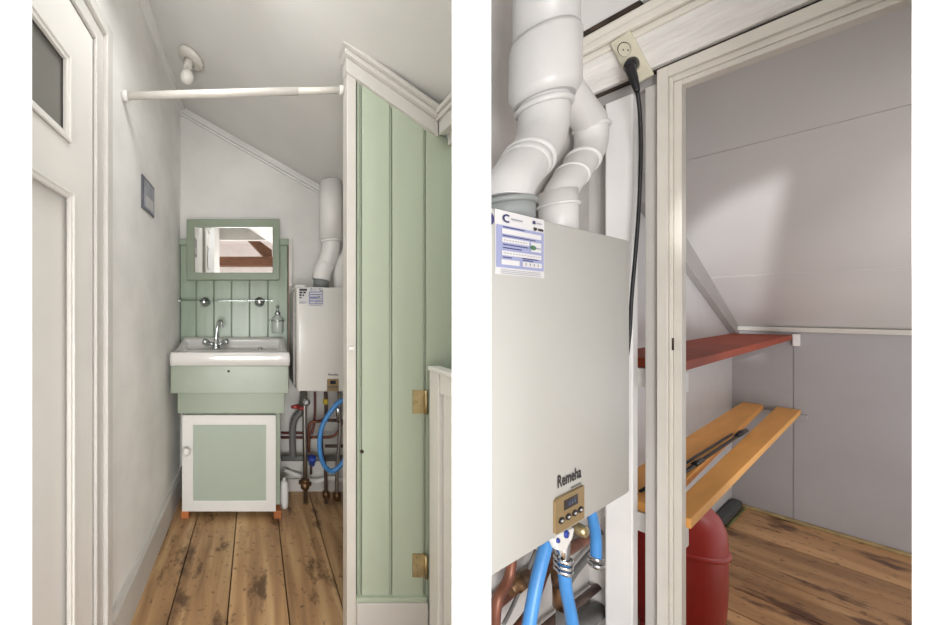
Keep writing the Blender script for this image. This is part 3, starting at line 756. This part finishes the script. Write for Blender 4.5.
sp2 = thing('supply_pipe', L(337,500,1.86), 'slim steel pipe at floor level beside the cream corner post', 'pipe')
MB().tube([L(337,501,1.86),L(337,468,1.86),L(340,430,1.86),L(339,392,1.86)], .010, 12, curve=3).build('pipe', 'steel', sp2)
MB().lathe([(.010,-.03),(.022,-.028),(.022,.006),(.012,.012)], L(337,494,1.86), n=12).build('floor_valve', 'bronze', sp2)
MB().tube(Lp((337.5,402),(338,412),(339,422),y=1.83), .013, 12).build('filling_valve', 'chrome', sp2)
o = MB().tube(Lp((352,400),(341,401),(331,411),(322,427),(319.5,446),(323,463),(331,471),(340,466),(350,452),y=1.775), .0125, 14, curve=6).build('filling_hose', 'blue')
tag(o, 'blue rubber filling hose hanging in a loop below the smaller boiler', 'hose')
o = MB().tube(Lp((284,470),(300,476),(315,481),(330,478),(345,480),y=1.987), .013, 12, curve=4).build('drain_pipe', 'white_paint'); tag(o, 'white plastic drain pipe along the back wall above the floor', 'pipe')

# ================================================================== BOILER CLOSET SETTING (frame R)
UB = 1.25; UK = 3.24; VC = .485
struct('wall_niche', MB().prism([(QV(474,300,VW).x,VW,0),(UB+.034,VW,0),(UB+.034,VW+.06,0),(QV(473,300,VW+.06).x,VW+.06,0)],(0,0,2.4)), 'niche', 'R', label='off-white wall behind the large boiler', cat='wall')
struct('wall_reveal', MB().box(UB+.035,UB+.06,.375,VW+.05,0,2.4), 'niche', 'R')
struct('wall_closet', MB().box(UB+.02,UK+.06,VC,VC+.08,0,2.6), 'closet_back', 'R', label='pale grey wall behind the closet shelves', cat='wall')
zk = .985
mb = MB(); seam = QU(793.5,400,UK).y
mb.box(UK,UK+.05,seam+.0015,VC,0,zk); mb.box(UK,UK+.05,-.35,seam-.0015,0,zk); mb.box(UK+.004,UK+.05,-.35,VC,0,zk)
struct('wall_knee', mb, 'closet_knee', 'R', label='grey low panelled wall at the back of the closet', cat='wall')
ss_ = (QV(686,250,VC).z-zk-.012)/(UK-QV(686,250,VC).x)
def zs(u): return zk+.012+ss_*(UK-u)
mb = MB()
cuts = [UK+.05, 2.69, 1.87, UB+.02]
for a, b in zip(cuts, cuts[1:]):
    mb.prism([(a-.0018,-.5,zs(a-.0018)),(b+.0012,-.5,zs(b+.0012)),(b+.0012,-.5,zs(b+.0012)+.03),(a-.0018,-.5,zs(a-.0018)+.03)], (0,.5+VC,0))
mb.prism([(cuts[0],-.5,zs(cuts[0])+.003),(cuts[-1],-.5,zs(cuts[-1])+.003),(cuts[-1],-.5,zs(cuts[-1])+.05),(cuts[0],-.5,zs(cuts[0])+.05)], (0,.5+VC,0))
struct('ceiling_closet', mb, 'closet_ceil', 'R', label='pale sloping ceiling inside the closet', cat='ceiling')
struct('trim_4', MB().box(UK-.022,UK,-.35,VC,zk-.012,zk+.012), 'cream_wood', 'R', bevel=.003)
tu0, tu1, tl0, tl1 = QV(686,250,VC), QV(735,326,VC), QV(685,272,VC), QV(729,332,VC)
def ext(a, b, u): return a.z+(b.z-a.z)/(b.x-a.x)*(u-a.x)
mb = MB(); ua, ub2 = UB+.03, tu1.x+.1
mb.prism([(ua,VC-.022,ext(tl0,tl1,ua)),(ub2,VC-.022,ext(tl0,tl1,ub2)),(ub2,VC-.022,ext(tu0,tu1,ub2)),(ua,VC-.022,ext(tu0,tu1,ua))], (0,.022,0))
struct('trim_5', mb, 'trim_grey', 'R', bevel=.002)
mb = MB()
for a, b in zip([UB,1.6,1.85,2.08,2.26,2.47,2.86],[1.6,1.85,2.08,2.26,2.47,2.86,UK]):
    mb.box(a+.0035,b-.0035,-.4,VC,-.03,0,'floor_closet')
mb.box(UB,UK,-.4,VC,-.05,-.028,'gap')
struct('floor_closet', mb, 'floor_closet', 'R', label='stained brown floorboards inside the closet', cat='floor')
struct('trim_6', MB().box(UK-.022,UK,-.35,VC,0,.016), 'yellow_seal', 'R', bevel=.004)
struct('floor_niche', MB().prism([(QV(474,300,.12).x,.12,-.05),(UB-.002,.12,-.05),(UB-.002,VW-.001,-.05),(QV(474,300,VW).x,VW-.001,-.05)],(0,0,.05)), 'gap', 'R')

# wall with the doorway: posts, door frame, beam, mouldings
def vU(px, u): return QU(px,300,u).y
zbm = QU(620,98,UB).z
pv0, pv1 = vU(633,UB), vU(605,UB)
struct('trim_post', MB().box(UB,UB+.034,pv0,pv1,0,zbm), 'grey_wood', 'R', bevel=.003, label='wide pale grey timber post between boiler and doorway', cat='post')
struct('trim_stud', MB().box(UB,UB+.03,vU(657,UB),vU(645,UB),0,zbm), 'white_wood', 'R', bevel=.002)
df = sroot('door_2', (UB,.15,0), 'R', label='cream door frame around the closet opening', cat='door frame')
zin = 1.08+(CY-84)/F*(UB/_uv(682)[0]); zout = QU(657,70.5,UB-.01).z
vi = vU(686,UB+.035); vo = vU(657,UB-.01); vm1 = vU(668,UB-.01); 
mb = MB()
def frame(v0, v1, u0, u1, za, zb):
    mb.box(u0,u1,v0,v1,0,zb); mb.box(u0,u1,-.09,v0,za,zb)
dv1 = vo-vm1; dz1 = (zout-zin)
frame(vm1,vo,UB-.012,UB+.03,zout-dz1*.5,zout)
frame(vi+.012,vm1,UB-.002,UB+.03,zin+dz1*.24,zout-dz1*.5)
frame(vi,vi+.012,UB+.004,UB+.036,zin,zin+dz1*.24)
struct('casing', mb, 'jamb', 'R', parent=df, bevel=.001)
c = QU(673,343,UB)
mb = MB().box(UB-.003,UB+.003,c.y-.001,c.y+.0012,c.z-.017,c.z+.012); struct('paint_chip', mb, 'rust_shade', 'R', parent=df)
zt_b = QU(640,36,UB-.018).z; zb_b = QU(640,73,UB-.018).z
zmt = QU(610,20,UB-.035).z
struct('trim_beam', MB().box(UB-.018,UB+.03,-.09,VW+.0,zb_b,zt_b), 'worn_white', 'R', bevel=.003, label='worn white timber beam above the doorway', cat='beam')
struct('trim_lintel', MB().box(UB+.010,UB+.03,vo,VW,zbm,zb_b-.006), 'trim_grey', 'R')
struct('trim_shadow_gap', MB().box(UB-.002,UB+.03,-.09,vo,zout+.001,zb_b).box(UB-.002,UB+.03,vo,VW,zb_b-.006,zb_b), 'rust_shade', 'R')  # dark filler strip, the gap's shade put in as colour
hm = zmt-zt_b
mb = MB().box(UB-.022,UB+.03,-.09,VW,zt_b,zt_b+hm*.28); mb.box(UB-.034,UB+.03,-.09,VW,zt_b+hm*.28,zt_b+hm*.62); mb.box(UB-.028,UB+.03,-.09,VW,zt_b+hm*.62,zmt)
struct('trim_7', mb, 'jamb', 'R', bevel=.006, label='white cornice moulding above the beam', cat='moulding')
struct('trim_crack', MB().box(UB-.030,UB+.03,QU(640,3,UB-.03).y,VW,zmt,zmt+.012), 'rust_shade', 'R')
struct('wall_upper', MB().box(UB-.020,UB+.03,-.09,VW,zmt+.012,2.4), 'closet_ceil', 'R', label='pale grey panel above the cornice moulding', cat='wall')
struct('ceiling_niche', MB().prism([(QV(474,300,.12).x,.12,2.4),(UB+.03,.12,2.4),(UB+.03,VW+.06,2.4),(QV(474,300,VW+.06).x,VW+.06,2.4)],(0,0,.05)), 'closet_ceil', 'R', label='pale ceiling above the large boiler', cat='ceiling')

# ---------------------------------------------------------------- socket, plug, cord
us = UB-.0185
TL, TR, BR, BL = QU(610.5,45,us), QU(632.6,32,us), QU(654,75,us), QU(634,87,us)
ctr = (TL+TR+BR+BL)/4
ev = ((TR-TL)+(BR-BL))/4; ew = ((TL-BL)+(TR-BR))/4; ev.x = ew.x = 0
en = Vector((-1,0,0))
so_ = thing('wall_socket', ctr, 'cream double wall socket tilted on the white beam', 'socket', 'R')
def S(a, b, d=0): return ctr+ev*a+ew*b+en*d
mb = MB(); mb.prism([S(a,b,0.0003) for a,b in ((-1,-1),(1,-1),(1,1),(-1,1))], en*.012)
mb.build('plate', 'cream_plastic', so_, 'R', bevel=.003)
for b0 in (.42,-.30):
    mb = MB(); n = 24
    for k in range(n):
        t0, t1 = 2*math.pi*k/n, 2*math.pi*(k+1)/n
        A = lambda t, r, d: S(-.12+r*.66*math.cos(t), b0+r*.36*math.sin(t), d)
        mb.face([A(t0,1.06,.0124),A(t1,1.06,.0124),A(t1,1.0,.0155),A(t0,1.0,.0155)], 'cream_plastic', True)
        mb.face([A(t0,1.0,.0155),A(t1,1.0,.0155),A(t1,.88,.0150),A(t0,.88,.0150)], 'cream_plastic', True)
        mb.face([A(t0,.88,.0150),A(t1,.88,.0150),A(t1,.80,.0126),A(t0,.80,.0126)], 'ink', True)
    mb.face([A(2*math.pi*k/n,.80,.0126) for k in range(n)], 'cream_plastic')
    if b0 > 0:
        for a in (-.12,): 
            mb.face([S(a-.10+.07*math.cos(t*math.pi/5),b0+.02+.04*math.sin(t*math.pi/5),.0128) for t in range(10)], 'ink')
            mb.face([S(a+.24+.07*math.cos(t*math.pi/5),b0-.10+.04*math.sin(t*math.pi/5),.0128) for t in range(10)], 'ink')
    mb.build('outlet', None, so_, 'R')
pl = thing('power_plug', S(-.12,-.30,.03), 'black power plug with a long cord in the lower outlet', 'plug', 'R')
pc = S(-.12,-.30,.0158)
mb = MB().lathe([(.0125,0),(.013,.008),(.011,.018),(.007,.025),(0,.026)], pc, en+Vector((0,0,-.55)), 20, sx=((0,0,1),1.5)); mb.build('plug_head', 'black', pl, 'R')
pe = pc+en*.016+Vector((0,0,-.010))
qs = [pe, QU(634,80,us-.036), QU(637.5,92,us-.035)]
MB().tube(qs, [.010,.0075,.0045], 12, curve=4).build('strain_relief', 'black', pl, 'R')
cord = [qs[-1], QU(640,115,us-.022), QU(641,150,us-.012), QU(639.5,195,us-.008), QU(637,235,us-.008), QU(634,270,us-.010), QU(631.5,300,us-.014), QU(629.5,335,us-.02), QU(624,375,us-.03), QU(614,425,us-.045), QU(604,462,us-.06), QU(594,492,us-.07)]
MB().tube(cord, .0036, 10, curve=6).build('cord', 'black', pl, 'R')

# ---------------------------------------------------------------- shelves
def plank(name, poly, z, th, m, label, edge=None, group=None):
    r = thing(name, (poly[0][0],poly[0][1],z-th), label, 'shelf', 'R', group)
    mb = MB(); mb.prism([(a,b,z-th) for a,b in poly], (0,0,th)); mb.build('board', m, r, 'R', bevel=.002)
    return r
ue = UB+.04
rs = plank('closet_shelf', [(ue,.262),(UK-.024,.303),(UK-.024,.476),(ue,.415)], .957, .024, 'red_shelf', 'red-brown shelf board, topmost of the three closet boards')
z1_ = .933
MB().box(ue-.008,ue+.02,.257,.40,z1_-.05,z1_-.001).build('batten', 'white_paint', rs, bevel=.002)
c0 = QU(799,340,UK)
mb = MB().box(UK-.023,UK-.001,c0.y-.004,c0.y+.016,c0.z-.03,c0.z+.03); mb.build('bracket', 'grey_wood', rs, bevel=.002)
q = (lambda px,py: QZ(px,py,.582))
ps = plank('closet_shelf', [(ue,.250),(UK-.024,.280),(UK-.024,.346),(ue,.289)], .582, .024, 'pine', 'orange varnished pine plank nearest the doorway, front one of the lower pair')
MB().box(ue-.008,ue+.02,.257,.40,.508,.557).build('batten', 'white_paint', ps, bevel=.002)
c0 = QU(806,418,UK)
MB().box(UK-.023,UK-.001,.262,.46,.53,.557).build('batten', 'closet_knee', ps, bevel=.002)
plank('closet_shelf', [(ue,.303),(UK-.024,.384),(UK-.024,.447),(ue,.404)], .582, .024, 'pine', 'orange varnished pine plank against the closet wall, rear one of the lower pair')

# folded black stand lying in the gap
fs = thing('folded_stand', (1.8,.35,.58), 'long black folded stand lying between the two pine planks', 'stand', 'R')
e1 = Vector((2.40,.329,.5895)); e0 = Vector((1.34,.327,.5895))
MB().tube([e0,e1], .0045, 12).build('rod', 'black', fs, 'R')
MB().tube([e0+Vector((0,.018,.002)),e1+Vector((-.12,.012,.004))], .0036, 10).build('rod', 'black', fs, 'R')
mb = MB().tube([e1-Vector((.14,0,-.002)),e1-Vector((.06,0,-.003)),e1+Vector((.02,0,0))], [.006,.009,.007], 12)
mb.build('clamp_head', 'black', fs, 'R')
MB().tube([e0.lerp(e1,.36)+Vector((0,0,.003)),e0.lerp(e1,.44)+Vector((0,0,.001))], .0068, 12).build('collar', 'black', fs, 'R')

# expansion tank
tk = thing('expansion_tank', (1.70,.368,0), 'round red expansion tank on the closet floor under the planks', 'tank', 'R')
tc_ = Vector((1.70,.368,0)); rt = .107
mb = MB().lathe([(0,.022),(.05,.025),(.080,.05),(.095,.09),(.104,.16),(rt,.24),(rt,.38),(.104,.415),(.093,.448),(.072,.475),(.04,.493),(0,.50)], tc_, n=40)
mb.build('vessel', 'tank_red', tk, 'R')
MB().lathe([(rt-.001,.335),(rt+.005,.339),(rt+.005,.350),(rt-.001,.354)], tc_, n=40).build('seam_ring', 'tank_red', tk, 'R')
for k in range(3):
    a = k*2*math.pi/3+.4; p = tc_+Vector((.075*math.cos(a),.075*math.sin(a),0))
    MB().tube([p,p+Vector((0,0,.07))], .01, 10).build('foot', 'tank_red', tk, 'R')
fm = thing('pipe_insulation', (2.9,.45,0), 'dark grey foam pipe insulation in the closet floor corner', 'insulation', 'R')
MB().box(2.72,3.20,.445,.482,.002,.045).build('foam', 'foam', fm, 'R', bevel=.01)
MB().box(2.85,3.21,.436,.4445,.001,.008).build('sealant', 'olive', fm, 'R', bevel=.004)

# ================================================================== PIPES UNDER THE LARGE BOILER (frame R)
vw = VW-.018
def Qp(*ps, v=vw): return [QV(a,b,v) for a,b in ps]
o = MB().tube(Qp((486,612),(520,583),(545,565),(575,546),(600,529.5)), .011, 14, curve=3).build('copper_pipe', 'copper', None, 'R'); tag(o, 'thick brown copper pipe along the wall right under the large boiler', 'pipe')
cp2 = thing('copper_pipe', QV(497,620,vw-.03), 'brown copper pipe bending down at the left end under the large boiler', 'pipe', 'R')
MB().tube(Qp((512,545),(511,568),(507,582),(499,596),(496,612),(495.5,640),v=vw-.035), .0085, 12, curve=4).build('bend', 'copper', cp2, 'R')
mb = MB(); a, b = QV(509,590,vw-.02), QV(529,574,vw-.02); mb.tube([a,a.lerp(b,.3),a.lerp(b,.31),a.lerp(b,.7),a.lerp(b,.71),b], [.011,.011,.015,.015,.011,.011], 12)
mb.build('coupling', 'bronze', cp2, 'R')
o = MB().tube(Qp((503,625),(510,612),(519,592),(528,570),(536,550),v=vw-.006), .0035, 8, curve=3).build('cable', 'grey_pipe', None, 'R'); tag(o, 'thin grey cable left of the thicker blue hose', 'cable')
o = MB().tube(Qp((560,556),(547,571),(539,592),(528,612),(514,630),v=vw-.02), .006, 10, curve=4).build('copper_pipe', 'copper', None, 'R'); tag(o, 'thin curved brown pipe behind the left blue hose', 'pipe')
h1 = thing('filling_hose', QV(536,590,.33), 'blue rubber hose coming straight down left of the control panel', 'hose', 'R')
MB().tube(Qp((549,535),(543,556),(536,585),(529,625),(526,650),v=.343), .0105, 16, curve=4).build('hose', 'blue', h1, 'R')
fv = thing('filling_valve', QV(562,555,.32), 'chrome filling valve with blue and white handle and blue hose below the control panel', 'valve', 'R')
MB().tube(Qp((561,530),(562,552),(563,560),v=.325), [.014,.012,.012], 16).build('body', 'chrome', fv, 'R')
hp = [QV(a,b,.308) for a,b in ((554,540),(559,534),(575,528),(573,538),(566,552),(559,551))]
mb = MB(); mb.prism(hp, (0,.012,0)); mb.build('handle', 'white_paint', fv, 'R', bevel=.003)
qh = QV(567.5,534.5,.3055); MB().lathe([(.008,0),(.007,.003),(0,.003)], (qh.x,.308,qh.z), (0,-1,0), 16).build('blue_mark', 'blue_dark', fv, 'R')
qh = QV(559,541,.3055); MB().lathe([(.005,0),(.004,.003),(0,.003)], (qh.x,.308,qh.z), (0,-1,0), 14).build('blue_mark', 'blue_dark', fv, 'R')
mb = MB()
for y in (559,565,570): ringband(mb, QV(563.4,y,.325), (.04,0,-1), .0155, .008, 18)
mb.build('hose_clamp', 'chrome', fv, 'R')
MB().tube(Qp((563.3,562),(566,590),(571,615),(575,645),v=.325), .0105, 16, curve=4).build('hose', 'blue', fv, 'R')
h3 = thing('filling_hose', QV(595,540,.345), 'short blue hose end nearest to the grey timber post', 'hose', 'R')
MB().tube(Qp((587,500),(592.5,518),(595.5,535),(596,558),v=.345), .010, 14, curve=4).build('hose', 'blue', h3, 'R')
mb = MB(); ringband(mb, QV(596,558,.345), (0,0,1), .0135, .010, 16); ringband(mb, QV(596,564,.345), (0,0,1), .0155, .010, 16); mb.build('fitting', 'chrome', h3, 'R')
bf = thing('pipe_fitting', QV(582,531,.345), 'round brass fitting between the valve handle and short blue hose', 'fitting', 'R')
q = QV(583,531,.345)
MB().lathe([(.014,.02),(.014,.0),(.012,-.006),(.009,-.008),(0,-.008)], (q.x,.345,q.z), (0,1,0), 20).build('cap', 'brass', bf, 'R')
MB().box(q.x-.022,q.x+.012,.365,.385,q.z-.01,q.z+.02).build('body', 'dark_brown', bf, 'R', bevel=.003)
bv = thing('shutoff_valve', QV(561,590,.36), 'old bronze shutoff valve on a grey pipe behind the hose below the control panel', 'valve', 'R')
mb = MB().tube(Qp((558,574),(559,585),v=.365), .013, 14); mb.tube(Qp((558.5,585),(561,600),(561,608),v=.365), [.011,.015,.015], 14); mb.build('body', 'bronze', bv, 'R')
MB().tube(Qp((561.5,606),(562,640),v=.365), .0105, 14).build('riser', 'grey_pipe', bv, 'R')
MB().tube(Qp((566,586),(575,572),(590,554),(600,543),v=vw), .007, 12, curve=3).build('side_pipe', 'grey_pipe', bv, 'R')
o = MB().tube(Qp((535,636),(560,615),(580,601),(600,585),v=vw), .008, 12).build('copper_pipe', 'dark_brown', None, 'R'); tag(o, 'dark brown pipe along the wall above the thick grey pipe', 'pipe')
o = MB().tube(Qp((545,655),(575,629),(600,609),v=vw-.006), .017, 16).build('waste_pipe', 'grey_pipe', None, 'R'); tag(o, 'thick grey pipe lowest on the wall left of the timber post', 'pipe')

# ================================================================== ATTIC SEEN IN THE MIRROR
def RM(px, py, y):       # point on plane y behind the camera, as seen in the mirror
    D = 2*1.942-y; return Vector(((px-CX)/F*D, y, H+(CY-py)/F*D))
a, b = RM(219,256.5,-1.6), RM(285,266,-1.6)
o = MB().box(a.x,b.x+.6,-1.75,-1.6,b.z,a.z).build('roof_beam', 'beam_brown', None, bevel=.01); tag(o, 'brown horizontal roof beam reflected in the mirror', 'beam')
p = [RM(246,238,-1.8),RM(256,238,-1.8),RM(272,250,-1.8),RM(272,257,-1.8),RM(264,257,-1.8)]
o = MB().prism(p, (0,-.15,0)).build('roof_beam', 'beam_brown', None, bevel=.008); tag(o, 'brown diagonal roof brace reflected in the mirror', 'beam')

# ================================================================== CAMERA, LIGHT
cam = bpy.data.cameras.new('camera'); co = bpy.data.objects.new('camera', cam); C.objects.link(co)
co.location = (0,0,H); co.rotation_euler = (math.pi/2,0,0)
cam.sensor_width = 36; cam.lens = 36*F/945; cam.shift_x = (472.5-CX)/945; cam.shift_y = -(312.5-CY)/945
cam.clip_start = .02
scene.camera = co

w = bpy.data.worlds.new('world'); scene.world = w; w.use_nodes = True
bg = w.node_tree.nodes['Background']; bg.inputs['Color'].default_value = (.975,.99,1,1); bg.inputs['Strength'].default_value = .98
def area(name, loc, tgt, sx, sy, e, col=(.98,.99,1)):
    l = bpy.data.lights.new(name, 'AREA'); l.shape = 'RECTANGLE'; l.size = sx; l.size_y = sy; l.energy = e; l.color = col
    o = bpy.data.objects.new(name, l); C.objects.link(o); o.location = loc
    o.rotation_euler = (Vector(tgt)-Vector(loc)).to_track_quat('-Z','Y').to_euler(); return o
area('front_fill', (-.12,-1.3,.70), (-.05,1.6,.6), .9, 1.1, 42)  # added fill from behind the camera, stands for no known lamp
area('doorway_fill', (-1.5,-1.7,1.15), (1.6,.8,1.0), 1.6, 1.5, 18)  # added fill for the doorway side, no window is known there
area('overhead_fill', (-.05,.84,2.03), (-.05,1.05,.3), .4, .18, 3.2)  # added overhead fill, unseen; the bare bulb itself is off
area('left_wall_fill', (.31,-.22,.72), (-.69,-.0,.66), .7, .9, 8)  # added fill aimed at the left wall and door
def lamp(name, kind, loc, e, rad, tgt=None, cone=None, blend=.3, col=(.98,.99,1)):
    l = bpy.data.lights.new(name, kind); l.energy = e; l.shadow_soft_size = rad; l.color = col
    o = bpy.data.objects.new(name, l); C.objects.link(o); o.location = loc
    if tgt is not None:
        o.rotation_euler = (Vector(tgt)-Vector(loc)).to_track_quat('-Z','Y').to_euler(); l.spot_size = math.radians(cone); l.spot_blend = blend
    return o
lamp('window_beam', 'SPOT', (-.55,-.575,1.35), 330, .03, (2.07,1.30,1.24), 12, .35).data.specular_factor = 0
lamp('closet_fill', 'POINT', Matrix.Rotation(ROT,3,'Z') @ Vector((1.75,-.22,.75)), 3.2, .12).data.specular_factor = 0  # added unseen fill to brighten the closet interior
scene.view_settings.view_transform = 'Standard'
scene.view_settings.look = 'None'
for o in list(scene.objects):
    if '_base' in o: del o['_base']
